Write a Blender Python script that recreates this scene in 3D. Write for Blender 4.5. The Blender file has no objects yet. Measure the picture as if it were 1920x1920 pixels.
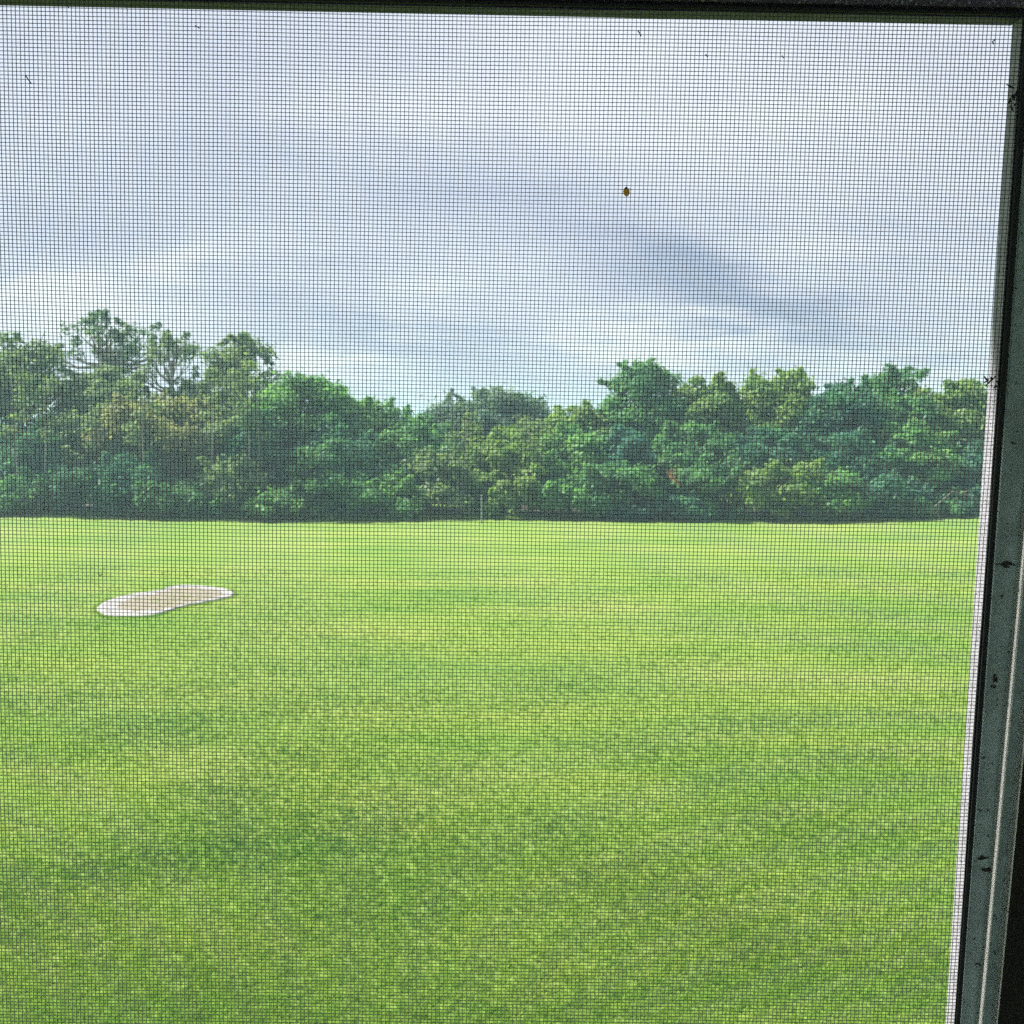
import bpy, math, random
import numpy as np
from mathutils import Vector, Matrix

random.seed(7)
rng = np.random.default_rng(7)
SC = bpy.context.scene
COL = SC.collection
R = math.radians

# ------------------------------------------------------------------ camera
CAM = Vector((0.0, 0.0, 4.5))
PITCH = R(4.5)
F = 1920.0                      # focal length in pixels of the 1920 px photograph
cd = bpy.data.cameras.new('camera')
cam = bpy.data.objects.new('camera', cd)
COL.objects.link(cam)
cam.location = CAM
cam.rotation_euler = (R(90) - PITCH, 0, 0)
cd.lens = 36.0
cd.sensor_width = 36.0
cd.clip_start = 0.02
cd.clip_end = 4000.0
cd.dof.use_dof = True
cd.dof.focus_distance = 0.52
cd.dof.aperture_fstop = 52.0
SC.cycles.use_denoising = False
SC.cycles.sample_clamp_indirect = 4.0
SC.cycles.max_bounces = 8
SC.camera = cam

# ------------------------------------------------------------------ light, sky, exposure
SUN_EL, SUN_AZ = R(50), R(72)   # azimuth measured from the view direction towards the left
sun_dir = Vector((-math.sin(SUN_AZ) * math.cos(SUN_EL), math.cos(SUN_AZ) * math.cos(SUN_EL), math.sin(SUN_EL)))
sl = bpy.data.lights.new('sun', 'SUN')
sl.energy = 4.2
sl.angle = R(2.0)
sl.color = (1.0, 0.95, 0.86)
sun = bpy.data.objects.new('sun', sl)
COL.objects.link(sun)
sun.rotation_euler = sun_dir.to_track_quat('Z', 'Y').to_euler()

SC.view_settings.view_transform = 'Standard'
SC.view_settings.look = 'None'
SC.view_settings.gamma = 1.0
SC.view_settings.use_curve_mapping = False
SC.view_settings.exposure = 1.76

W = bpy.data.worlds.new('World')
SC.world = W
W.use_nodes = True
nt = W.node_tree
for n in list(nt.nodes):
    nt.nodes.remove(n)
N, L = nt.nodes, nt.links


def wn(t, **kw):
    n = N.new(t)
    for k, v in kw.items():
        setattr(n, k, v)
    return n


def wmath(op, a, b=None, c=None):
    n = wn('ShaderNodeMath', operation=op)
    for i, x in enumerate((a, b, c)):
        if x is None:
            continue
        if isinstance(x, (int, float)):
            n.inputs[i].default_value = x
        else:
            L.new(x, n.inputs[i])
    return n.outputs[0]


out = wn('ShaderNodeOutputWorld')
bg = wn('ShaderNodeBackground')
bg.inputs['Strength'].default_value = 0.1
L.new(bg.outputs[0], out.inputs['Surface'])
sky = wn('ShaderNodeTexSky', sky_type='NISHITA', sun_disc=False)
sky.sun_elevation = SUN_EL
sky.sun_rotation = -SUN_AZ
sky.air_density = 1.0
sky.dust_density = 1.5
tc = wn('ShaderNodeTexCoord')
sep = wn('ShaderNodeSeparateXYZ')
L.new(tc.outputs['Generated'], sep.inputs[0])
zc = wmath('MAXIMUM', sep.outputs['Z'], 0.0)
zd = wmath('ADD', zc, 0.16)
cx = wmath('DIVIDE', sep.outputs['X'], zd)
cy = wmath('DIVIDE', sep.outputs['Y'], zd)
comb = wn('ShaderNodeCombineXYZ')
L.new(wmath('MULTIPLY', cx, 0.8), comb.inputs[0])
L.new(cy, comb.inputs[1])


def noise(scale, detail, vec, rough=0.55, off=0.0):
    n = wn('ShaderNodeTexNoise')
    n.inputs['Scale'].default_value = scale
    n.inputs['Detail'].default_value = detail
    n.inputs['Roughness'].default_value = rough
    if off:
        a = wn('ShaderNodeVectorMath', operation='ADD')
        a.inputs[1].default_value = (off, off * .7, off * .3)
        L.new(vec, a.inputs[0])
        vec = a.outputs[0]
    L.new(vec, n.inputs['Vector'])
    return n.outputs['Fac']


def wramp(fac, stops):
    n = wn('ShaderNodeValToRGB')
    cr = n.color_ramp
    cr.interpolation = 'B_SPLINE'
    while len(cr.elements) < len(stops):
        cr.elements.new(0.5)
    for e, (p, c) in zip(cr.elements, stops):
        e.position = p
        e.color = (*c, 1)
    L.new(fac, n.inputs[0])
    return n.outputs[0]


n_big = noise(1.05, 3, comb.outputs[0], 0.45, 3.3)
n_fine = noise(3.0, 5, comb.outputs[0], 0.5, 8.1)
base = wmath('ADD', wmath('ADD', wmath('MULTIPLY', n_big, 0.40), wmath('MULTIPLY', n_fine, 0.14)), 0.205)


# the long grey-violet cloud bands: soft ellipses in (azimuth, elevation)
az = wmath('ARCTAN2', sep.outputs['X'], sep.outputs['Y'])
el = wmath('ARCSINE', sep.outputs['Z'])


def band(a0, e0, wa, we, tilt, amp):
    da = wmath('SUBTRACT', az, a0)
    de = wmath('SUBTRACT', wmath('SUBTRACT', el, e0), wmath('MULTIPLY', da, tilt))
    wob = wmath('MULTIPLY', wmath('SUBTRACT', n_fine, 0.5), 0.12)
    de = wmath('ADD', de, wob)
    q = wmath('ADD', wmath('POWER', wmath('ABSOLUTE', wmath('DIVIDE', da, wa)), 2.0),
              wmath('POWER', wmath('ABSOLUTE', wmath('DIVIDE', de, we)), 2.0))
    return wmath('MULTIPLY', wmath('EXPONENT', wmath('MULTIPLY', q, -1.0)), amp)


def ang(px, py):
    d = Vector(((px - 960) / F, 1.0, -(py - 960) / F))
    d.rotate(Matrix.Rotation(-PITCH, 3, 'X'))
    d.normalize()
    return math.atan2(d.x, d.y), math.asin(d.z)


dark = None
for px, py, wa, we, tilt, amp in ((1370, 555, .080, .028, -.30, .27), (1230, 500, .10, .024, -.25, .10),
                                  (1500, 600, .07, .012, -.1, .10),
                                  (430, 545, .20, .050, -.20, .10), (800, 650, .13, .032, -.10, .11),
                                  (120, 300, .16, .06, .1, .11), (760, 330, .26, .04, -.2, .09), (1700, 470, .10, .03, .1, .05)):
    a0, e0 = ang(px, py)
    b = band(a0, e0, wa, we, tilt, amp)
    dark = b if dark is None else wmath('ADD', dark, b)
light = None
for px, py, wa, we, tilt, amp in ((640, 678, .09, .018, .0, .20), (330, 475, .055, .016, .1, .15), (1240, 640, .13, .018, -.1, .18), (90, 545, .05, .016, .0, .13), (720, 600, .04, .008, .0, .08), (1680, 650, .10, .018, .05, .10),
                                  (150, 560, .20, .03, .0, .08), (1500, 420, .25, .04, -.1, .07),
                                  (1250, 130, .40, .10, .1, .07)):
    a0, e0 = ang(px, py)
    b = band(a0, e0, wa, we, tilt, amp)
    light = b if light is None else wmath('ADD', light, b)
t = wmath('SUBTRACT', wmath('ADD', base, light), dark)
cloud01 = wramp(t, [(0.16, (.40, .46, .63)), (0.33, (.57, .62, .78)), (0.47, (.73, .77, .89)), (0.60, (.94, .97, 1.0))])
cl = wn('ShaderNodeVectorMath', operation='SCALE')
L.new(cloud01, cl.inputs[0])
cl.inputs['Scale'].default_value = 3.25
cloud = cl.outputs[0]
cover = wramp(t, [(0.0, (0.96, 0.96, 0.96)), (0.45, (0.97, 0.97, 0.97))])
mix = wn('ShaderNodeMix', data_type='RGBA')
L.new(cover, mix.inputs['Factor'])
L.new(sky.outputs[0], mix.inputs['A'])
L.new(cloud, mix.inputs['B'])
L.new(mix.outputs['Result'], bg.inputs['Color'])


# ------------------------------------------------------------------ pixel -> place helpers
def wray(px, py):
    d = Vector(((px - 960) / F, 1.0, -(py - 960) / F))
    return Matrix.Rotation(-PITCH, 3, 'X') @ d


def at_y(px, py, y):
    d = wray(px, py)
    return CAM + d * ((y - CAM.y) / d.y)


def ground_z(x, y):
    x = np.asarray(x, float)
    y = np.asarray(y, float)
    s = np.clip((y - 30) / 22, 0, 1)
    s = s * s * (3 - 2 * s)
    far = 0.24 * np.exp(-((x + 30) / 17) ** 2) + 0.20 * np.exp(-((x - 30) / 9) ** 2) + 0.05 * np.sin(x * .23 + 1)
    und = 0.07 * np.sin(x * .21 + y * .17) + 0.05 * np.sin(x * .11 - y * .29 + 1.3)
    near = np.clip((y - 3) / 8, 0, 1)
    return s * far + und * near * (1 - .5 * s)


def ground_at(px, py):
    d = wray(px, py)
    t = -CAM.z / d.z
    for _ in range(6):
        p = CAM + d * t
        t = (float(ground_z(p.x, p.y)) - CAM.z) / d.z
    return CAM + d * t


# ------------------------------------------------------------------ material helpers
def material(name):
    m = bpy.data.materials.new(name)
    m.use_nodes = True
    for n in list(m.node_tree.nodes):
        m.node_tree.nodes.remove(n)
    return m


class G:
    """small node-graph writer"""
    def __init__(self, m):
        self.t = m.node_tree

    def n(self, typ, ins=None, **kw):
        n = self.t.nodes.new(typ)
        for k, v in kw.items():
            setattr(n, k, v)
        for k, v in (ins or {}).items():
            if isinstance(v, bpy.types.NodeSocket):
                self.t.links.new(v, n.inputs[k])
            else:
                n.inputs[k].default_value = v
        return n

    def math(self, op, a, b=0.0, clamp=False):
        n = self.n('ShaderNodeMath', {0: a, 1: b}, operation=op)
        n.use_clamp = clamp
        return n.outputs[0]

    def noise(self, vec, scale, detail=4, rough=.55):
        return self.n('ShaderNodeTexNoise', {'Vector': vec, 'Scale': scale, 'Detail': detail, 'Roughness': rough}).outputs['Fac']

    def ramp(self, fac, stops, interp='LINEAR'):
        n = self.n('ShaderNodeValToRGB', {0: fac})
        cr = n.color_ramp
        cr.interpolation = interp
        while len(cr.elements) < len(stops):
            cr.elements.new(.5)
        for e, (p, c) in zip(cr.elements, stops):
            e.position = p
            e.color = (*c, 1) if not isinstance(c, (int, float)) else (c, c, c, 1)
        return n.outputs[0]

    def mix(self, fac, a, b, blend='MIX'):
        n = self.n('ShaderNodeMix', data_type='RGBA', blend_type=blend)
        for key, v in (('Factor', fac), ('A', a), ('B', b)):
            s = n.inputs[key] if key == 'Factor' else [i for i in n.inputs if i.name == key and i.type == 'RGBA'][0]
            if isinstance(v, bpy.types.NodeSocket):
                self.t.links.new(v, s)
            else:
                s.default_value = v if isinstance(v, (int, float)) else (*v, 1)
        return [o for o in n.outputs if o.type == 'RGBA'][0]

    def mapping(self, vec, scale=(1, 1, 1), rot=(0, 0, 0), loc=(0, 0, 0)):
        return self.n('ShaderNodeMapping', {'Vector': vec, 'Scale': scale, 'Rotation': rot, 'Location': loc}).outputs[0]

    def out(self, sh):
        o = self.n('ShaderNodeOutputMaterial')
        self.t.links.new(sh, o.inputs['Surface'])

    def obj(self):
        return self.n('ShaderNodeTexCoord').outputs['Object']


def simple(name, col, rough=.6, metal=0.0, var=.25, scale=40.0, bump=0.0, spec=.4, specks=None):
    m = material(name)
    g = G(m)
    v = g.obj()
    nz = g.noise(v, scale, 5)
    lo = tuple(c * (1 - var) for c in col)
    hi = tuple(min(1, c * (1 + var)) for c in col)
    c = g.mix(nz, lo, hi)
    if specks:
        sc, thr, scol = specks
        s = g.noise(v, sc, 3, .7)
        c = g.mix(g.ramp(s, [(thr, 0.0), (thr + .03, 1.0)]), c, scol)
    ins = {'Base Color': c, 'Roughness': rough, 'Metallic': metal, 'Specular IOR Level': spec}
    if bump:
        ins['Normal'] = g.n('ShaderNodeBump', {'Height': nz, 'Strength': bump, 'Distance': .001}).outputs[0]
    g.out(g.n('ShaderNodeBsdfPrincipled', ins).outputs[0])
    return m


def leaf_mat(name, dark, mid, bright, trans=.45):
    m = material(name)
    g = G(m)
    a = g.n('ShaderNodeAttribute', attribute_name='tint')
    c = g.ramp(a.outputs['Fac'], [(0.0, dark), (.5, mid), (1.0, bright)])
    dif = g.n('ShaderNodeBsdfDiffuse', {'Color': c})
    tr = g.n('ShaderNodeBsdfTranslucent', {'Color': g.mix(1.0, c, (1.25, 1.2, .55), 'MULTIPLY')})
    mx = g.n('ShaderNodeMixShader', {0: trans, 1: dif.outputs[0], 2: tr.outputs[0]})
    gl = g.n('ShaderNodeBsdfGlossy', {'Color': (1, 1, 1, 1), 'Roughness': .6})
    mx2 = g.n('ShaderNodeMixShader', {0: .015, 1: mx.outputs[0], 2: gl.outputs[0]})
    g.out(mx2.outputs[0])
    return m


LEAF = {
    'green': leaf_mat('leaf_green', (0.055, 0.160, 0.089), (0.092, 0.242, 0.099), (0.159, 0.342, 0.107)),
    'bright': leaf_mat('leaf_bright', (0.066, 0.194, 0.084), (0.120, 0.301, 0.097), (0.214, 0.402, 0.115)),
    'dark': leaf_mat('leaf_dark', (0.029, 0.112, 0.093), (0.049, 0.166, 0.112), (0.105, 0.270, 0.116)),
    'teal': leaf_mat('leaf_teal', (0.029, 0.129, 0.124), (0.053, 0.186, 0.158), (0.099, 0.258, 0.182)),
    'yellowgreen': leaf_mat('leaf_yellowgreen', (0.101, 0.201, 0.070), (0.171, 0.301, 0.082), (0.276, 0.386, 0.106)),
    'olive': leaf_mat('leaf_olive', (0.108, 0.188, 0.099), (0.160, 0.255, 0.129), (0.229, 0.323, 0.158)),
    'straw': leaf_mat('leaf_straw', (0.169, 0.207, 0.104), (0.253, 0.288, 0.143), (0.337, 0.362, 0.182)),
    'grey': leaf_mat('leaf_grey', (0.078, 0.151, 0.123), (0.124, 0.215, 0.155), (0.175, 0.272, 0.166)),
}
BARK = simple('bark', (.12, .095, .075), .9, 0, .4, 6.0)
BARK_PALE = simple('bark_pale', (.26, .24, .21), .9, 0, .35, 6.0)
M_TWIG = simple('dry_twig', (.17, .15, .13), .9, 0, .3, 9.0)


# ------------------------------------------------------------------ object helpers
def link(name, me, mat=None, parent=None, **props):
    o = bpy.data.objects.new(name, me)
    COL.objects.link(o)
    if mat is not None:
        me.materials.append(mat)
    if parent is not None:
        o.parent = parent
    for k, v in props.items():
        o[k] = v
    return o


def thing(name, label, cat, loc=(0, 0, 0), group=None, matrix=None):
    o = bpy.data.objects.new(name, None)
    COL.objects.link(o)
    o.empty_display_size = .1
    if matrix is not None:
        o.matrix_world = matrix
    else:
        o.location = loc
    o['label'] = label
    o['category'] = cat
    if group:
        o['group'] = group
    return o


def mesh_np(name, verts, faces, tint=None, smooth=False):
    """verts (n,3), faces (m,k) with equal k"""
    verts = np.ascontiguousarray(verts, dtype=np.float32)
    faces = np.ascontiguousarray(faces, dtype=np.int32)
    me = bpy.data.meshes.new(name)
    me.vertices.add(len(verts))
    me.vertices.foreach_set('co', verts.ravel())
    m, k = faces.shape
    me.loops.add(m * k)
    me.loops.foreach_set('vertex_index', faces.ravel())
    me.polygons.add(m)
    me.polygons.foreach_set('loop_start', np.arange(0, m * k, k, dtype=np.int32))
    me.polygons.foreach_set('loop_total', np.full(m, k, dtype=np.int32))
    if smooth:
        me.polygons.foreach_set('use_smooth', np.ones(m, dtype=bool))
    me.update(calc_edges=True)
    if tint is not None:
        a = me.attributes.new('tint', 'FLOAT', 'FACE')
        a.data.foreach_set('value', np.ascontiguousarray(tint, dtype=np.float32))
    return me


class MB:
    """collects boxes, prisms and tubes into one mesh"""
    def __init__(self):
        self.v, self.f = [], []

    def poly_bar(self, a, b):
        """skin between two equal-length closed rings (lists of points), capped"""
        k = len(self.v)
        n = len(a)
        self.v += [tuple(p) for p in a] + [tuple(p) for p in b]
        for i in range(n):
            j = (i + 1) % n
            self.f.append((k + i, k + j, k + n + j, k + n + i))
        self.f.append(tuple(k + i for i in range(n))[::-1])
        self.f.append(tuple(k + n + i for i in range(n)))

    def box(self, x0, x1, y0, y1, z0, z1):
        self.poly_bar([(x0, y0, z0), (x1, y0, z0), (x1, y1, z0), (x0, y1, z0)],
                      [(x0, y0, z1), (x1, y0, z1), (x1, y1, z1), (x0, y1, z1)])

    def tube(self, pts, rad, sides=6, cap=True):
        k0 = len(self.v)
        pts = [Vector(p) for p in pts]
        rings = []
        for i, p in enumerate(pts):
            d = (pts[min(i + 1, len(pts) - 1)] - pts[max(i - 1, 0)])
            if d.length < 1e-9:
                d = Vector((0, 0, 1))
            d.normalize()
            s = d.cross(Vector((.31, .92, .23)))
            s.normalize()
            q = d.cross(s)
            r = rad[i] if hasattr(rad, '__len__') else rad
            k = len(self.v)
            for j in range(sides):
                an = 2 * math.pi * j / sides
                self.v.append(tuple(p + (s * math.cos(an) + q * math.sin(an)) * r))
            rings.append(k)
        for a, b in zip(rings, rings[1:]):
            for j in range(sides):
                jj = (j + 1) % sides
                self.f.append((a + j, a + jj, b + jj, b + j))
        if cap:
            self.f.append(tuple(rings[0] + j for j in range(sides))[::-1])
            self.f.append(tuple(rings[-1] + j for j in range(sides)))

    def mesh(self, name, smooth=False):
        me = bpy.data.meshes.new(name)
        me.from_pydata(self.v, [], self.f)
        if smooth:
            for p in me.polygons:
                p.use_smooth = True
        me.update()
        return me

    def build(self, name, mat, parent=None, smooth=False, **props):
        return link(name, self.mesh(name, smooth), mat, parent, **props)


# ------------------------------------------------------------------ the lawn
def lawn_color(g, v):
    """turf colour shared by the ground sheet and its blades: v = world position"""
    big = g.noise(g.mapping(v, (.16, .30, .1)), 1.0, 4, .5)
    mid = g.noise(g.mapping(v, (.55, 1.3, .5), (0, 0, R(-12))), 1.0, 5, .6)
    fine = g.noise(v, 7.0, 4, .65)
    stripe = g.noise(g.mapping(v, (.10, 2.2, .1), (0, 0, R(4))), 1.0, 3, .5)
    s = g.math('ADD', g.math('MULTIPLY', big, .48), g.math('MULTIPLY', mid, .20))
    s = g.math('ADD', s, g.math('MULTIPLY', stripe, .12))
    s = g.math('ADD', s, g.math('MULTIPLY', fine, .20))
    return g.ramp(s, [(.31, (.092, .186, .042)), (.455, (.140, .226, .048)), (.555, (.184, .250, .060)), (.69, (.235, .270, .080))])


def world_pos(g):
    return g.n('ShaderNodeNewGeometry').outputs['Position']


M_LAWN = material('lawn_turf')
g = G(M_LAWN)
v = world_pos(g)
c = lawn_color(g, v)
hn = g.noise(v, 26.0, 5, .7)
bump = g.n('ShaderNodeBump', {'Height': hn, 'Strength': .55, 'Distance': .05}).outputs[0]
dif = g.n('ShaderNodeBsdfDiffuse', {'Color': g.mix(g.ramp(hn, [(.35, 0.0), (.6, 1.0)]), g.mix(1.0, c, (.86, .9, .86), 'MULTIPLY'), c), 'Normal': bump})
g.out(dif.outputs[0])

M_BLADE = material('grass_blade')
g = G(M_BLADE)
v = world_pos(g)
c = lawn_color(g, v)
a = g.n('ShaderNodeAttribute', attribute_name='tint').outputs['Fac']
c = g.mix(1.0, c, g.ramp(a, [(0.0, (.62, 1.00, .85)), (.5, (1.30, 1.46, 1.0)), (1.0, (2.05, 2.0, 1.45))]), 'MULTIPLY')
mx = g.n('ShaderNodeMixShader', {0: .40, 1: g.n('ShaderNodeBsdfDiffuse', {'Color': c}).outputs[0],
                                 2: g.n('ShaderNodeBsdfTranslucent', {'Color': c}).outputs[0]})
g.out(mx.outputs[0])

# ground sheet: fine where it is seen, coarse out to the horizon
xs = np.concatenate([[-1500, -500, -180], np.linspace(-80, 80, 121), [180, 500, 1500]])
ys = np.concatenate([[-1500, -300, -40], np.linspace(-5, 110, 116), [200, 600, 1500]])
X, Y = np.meshgrid(xs, ys)
V = np.stack([X.ravel(), Y.ravel(), ground_z(X, Y).ravel()], 1)
nx, ny = len(xs), len(ys)
I = np.arange((ny - 1) * (nx - 1))
r0, c0 = I // (nx - 1), I % (nx - 1)
a = r0 * nx + c0
link('lawn', mesh_np('lawn', V, np.stack([a, a + 1, a + nx + 1, a + nx], 1), smooth=True), M_LAWN, kind='structure')


# turf blades over the near and middle lawn
def value_noise(x, y, cell, seed):
    r = np.random.default_rng(seed).random((256, 256))
    fx, fy = x / cell, y / cell
    ix, iy = np.floor(fx).astype(int), np.floor(fy).astype(int)
    tx, ty = fx - ix, fy - iy
    tx, ty = tx * tx * (3 - 2 * tx), ty * ty * (3 - 2 * ty)
    g_ = lambda i, j: r[i % 256, j % 256]
    return (g_(ix, iy) * (1 - tx) * (1 - ty) + g_(ix + 1, iy) * tx * (1 - ty)
            + g_(ix, iy + 1) * (1 - tx) * ty + g_(ix + 1, iy + 1) * tx * ty)


NT, NBL = 150000, 5              # tufts, blades in each
u = rng.random(NT)
D0, D1 = 6.6, 34.0
k = .75
d = (D0 ** -k + u * (D1 ** -k - D0 ** -k)) ** (-1 / k)
x = (rng.random(NT) * 2 - 1) * (d * .56 + .6)
streak = value_noise(x * .8 + d * .55, d * 1.2 - x * .5, 1.3, 5)  # diagonal streaks of darker, taller tufts, strongest at near left
tuft_t = rng.normal(.52, .25, NT) - (.22 + .65 * np.clip((-x - .6) / 1.5, 0, 1) * np.clip((16 - d) / 4, 0, 1)) * (streak - .5)
tuft_h = rng.uniform(.7, 1.35, NT) * (.75 + .5 * streak)
x = np.repeat(x, NBL) + rng.normal(0, .013, NT * NBL)
d = np.repeat(d, NBL) + rng.normal(0, .013, NT * NBL)
n = len(x)
z = ground_z(x, d)
hgt = (.030 + .035 * rng.random(n)) * np.repeat(tuft_h, NBL)
wid = (.0028 + .0022 * rng.random(n)) * (1 + d / 30)
an = rng.random(n) * 2 * np.pi
lean = .2 + .95 * rng.random(n)
la = rng.random(n) * 2 * np.pi
P = np.stack([x, d, z - .004], 1)
S = np.stack([np.cos(an), np.sin(an), 0 * an], 1) * wid[:, None]
T = P + np.stack([np.cos(la) * np.sin(lean), np.sin(la) * np.sin(lean), np.cos(lean)], 1) * hgt[:, None]
V = np.stack([P - S, P + S, T], 1).reshape(-1, 3)
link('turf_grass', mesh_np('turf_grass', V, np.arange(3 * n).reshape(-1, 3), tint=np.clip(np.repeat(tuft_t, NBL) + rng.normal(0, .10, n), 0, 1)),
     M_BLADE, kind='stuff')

# long unmown grass along the foot of the woodland
NL = 26000
x = rng.uniform(-34, 32, NL)
fr = value_noise(x, x * 0, 1.1, 11)
y = 52.0 + .5 * value_noise(x + 40, x * 0, 2.3, 12) + rng.random(NL) * 1.1
n = NL
hgt = (.12 + .42 * rng.random(n) * fr) * np.clip((y - 51.8) / .7, .25, 1)
an = rng.random(n) * 2 * np.pi
la = rng.random(n) * 2 * np.pi
lean = .5 * rng.random(n)
P = np.stack([x, y, ground_z(x, y) - .01], 1)
S = np.stack([np.cos(an), np.sin(an), 0 * an], 1) * (.012 + .012 * rng.random(n))[:, None]
T = P + np.stack([np.cos(la) * np.sin(lean), np.sin(la) * np.sin(lean), np.cos(lean)], 1) * hgt[:, None]
V = np.stack([P - S, P + S, T], 1).reshape(-1, 3)
link('long_grass', mesh_np('long_grass', V, np.arange(3 * n).reshape(-1, 3), tint=np.clip(rng.normal(.42, .2, n), 0, 1)), M_BLADE, kind='stuff')

# leaf litter and bare earth under the trees
M_SOIL = simple('woodland_soil', (.055, .048, .034), .95, 0, .5, 3.0)
xs = np.linspace(-75, 75, 151)
edge = 52.6 + .35 * np.sin(xs * .37) + .25 * np.sin(xs * 1.13 + 2) + .18 * np.sin(xs * 2.9)
rows = []
for j, yo in enumerate((0, 1.5, 5, 12, 25, 50)):
    rows.append(np.stack([xs, edge + yo, ground_z(xs, edge + yo) + (.006 if j else .004)], 1))
V = np.concatenate(rows)
m_ = len(xs)
I = np.arange(5 * (m_ - 1))
a = (I // (m_ - 1)) * m_ + I % (m_ - 1)
link('woodland_floor', mesh_np('woodland_floor', V, np.stack([a, a + 1, a + m_ + 1, a + m_], 1)), M_SOIL, kind='structure')

# ------------------------------------------------------------------ the sand bunker
M_SAND = simple('white_sand', (.255, .25, .25), .95, 0, .6, 3.2, .4)
M_SAND2 = simple('tan_sand', (.190, .166, .132), .95, 0, .40, 5.0, .4)
outline = [(181, 1140), (196, 1130), (225, 1120), (262, 1113), (300, 1109), (318, 1102), (350, 1099), (390, 1102), (425, 1107),
           (440, 1114), (432, 1121), (405, 1127), (375, 1133), (345, 1139), (315, 1148), (285, 1155), (245, 1157), (205, 1156), (185, 1149)]
inner = [(236, 1137), (243, 1131), (257, 1125), (281, 1119), (309, 1114), (328, 1109), (352, 1106), (382, 1108), (396, 1110),
         (398, 1114), (390, 1118), (372, 1122), (350, 1127), (330, 1131), (310, 1136), (290, 1139), (268, 1141), (250, 1141), (240, 1140)]


def smooth_loop(pts, sub=4):
    n_ = len(pts)
    res = []
    for i in range(n_):
        p0, p1, p2, p3 = (np.array(pts[(i + q) % n_], float) for q in (-1, 0, 1, 2))
        for s in range(sub):
            t_ = s / sub
            res.append(.5 * ((2 * p1) + (-p0 + p2) * t_ + (2 * p0 - 5 * p1 + 4 * p2 - p3) * t_ ** 2 + (-p0 + 3 * p1 - 3 * p2 + p3) * t_ ** 3))
    return res


oo = [ground_at(*p) for p in smooth_loop(outline)]
ii = [ground_at(*p).lerp(q, (.52 if p[0] > 300 else .30) + .20 * math.sin(i * .55) * math.sin(i * 1.7 + 1)) for i, (p, q) in enumerate(zip(smooth_loop(inner), oo))]
n_ = len(oo)
bunker = bpy.data.objects.new('sand_bunker', None)
COL.objects.link(bunker)
bunker['kind'] = 'structure'
V, Fc = [], []
for t_, dz in ((0, .005), (.10, .045), (.25, .060), (.6, .035), (1.0, .014)):
    for p, q in zip(oo, ii):
        w_ = p.lerp(q, t_)
        V.append((w_.x, w_.y, float(ground_z(w_.x, w_.y)) + dz + .006 * math.sin(w_.x * 9 + w_.y * 7)))
for k in range(4):
    for i in range(n_):
        j = (i + 1) % n_
        Fc.append((k * n_ + i, k * n_ + j, (k + 1) * n_ + j, (k + 1) * n_ + i))
me = bpy.data.meshes.new('sand_rim')
me.from_pydata(V, [], Fc)
link('sand_rim', me, M_SAND, bunker)
cen = sum(ii, Vector()) / n_
n = 9000
k_ = rng.integers(0, n_, n)
tt = rng.random(n)
po = np.array([tuple(q) for q in oo])
pc = np.array([tuple(q) for q in ii])
base_ = po[k_] * (1 - tt)[:, None] + po[(k_ + 1) % n_] * tt[:, None]
inn = pc[k_] - po[k_]
base_ = base_ + inn * (rng.normal(-.03, .09, n) + .10 * np.sin(k_ * .9) * np.sin(k_ * .31))[:, None] + rng.normal(0, .035, (n, 3))
base_[:, 2] = ground_z(base_[:, 0], base_[:, 1])
an = rng.random(n) * 2 * np.pi
S = np.stack([np.cos(an), np.sin(an), 0 * an], 1) * .007
T = base_ + np.stack([rng.normal(0, .03, n), rng.normal(0, .03, n), .015 + .03 * rng.random(n)], 1)
V = np.stack([base_ - S, base_ + S, T], 1).reshape(-1, 3)
link('rim_grass', mesh_np('rim_grass', V, np.arange(3 * n).reshape(-1, 3), tint=np.clip(rng.normal(.5, .2, n), 0, 1)), M_BLADE, kind='stuff')
V, Fc = [], []
for t_, dz in ((0, .016), (.3, .012), (.7, .010)):
    for q in ii:
        w_ = q.lerp(cen, t_)
        V.append((w_.x, w_.y, float(ground_z(w_.x, w_.y)) + dz))
V.append((cen.x, cen.y, float(ground_z(cen.x, cen.y)) + .010))
for k in range(2):
    for i in range(n_):
        j = (i + 1) % n_
        Fc.append((k * n_ + i, k * n_ + j, (k + 1) * n_ + j, (k + 1) * n_ + i))
for i in range(n_):
    Fc.append((2 * n_ + i, 2 * n_ + (i + 1) % n_, 3 * n_))
me = bpy.data.meshes.new('sand_floor')
me.from_pydata(V, [], Fc)
link('sand_floor', me, M_SAND2, bunker)


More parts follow.
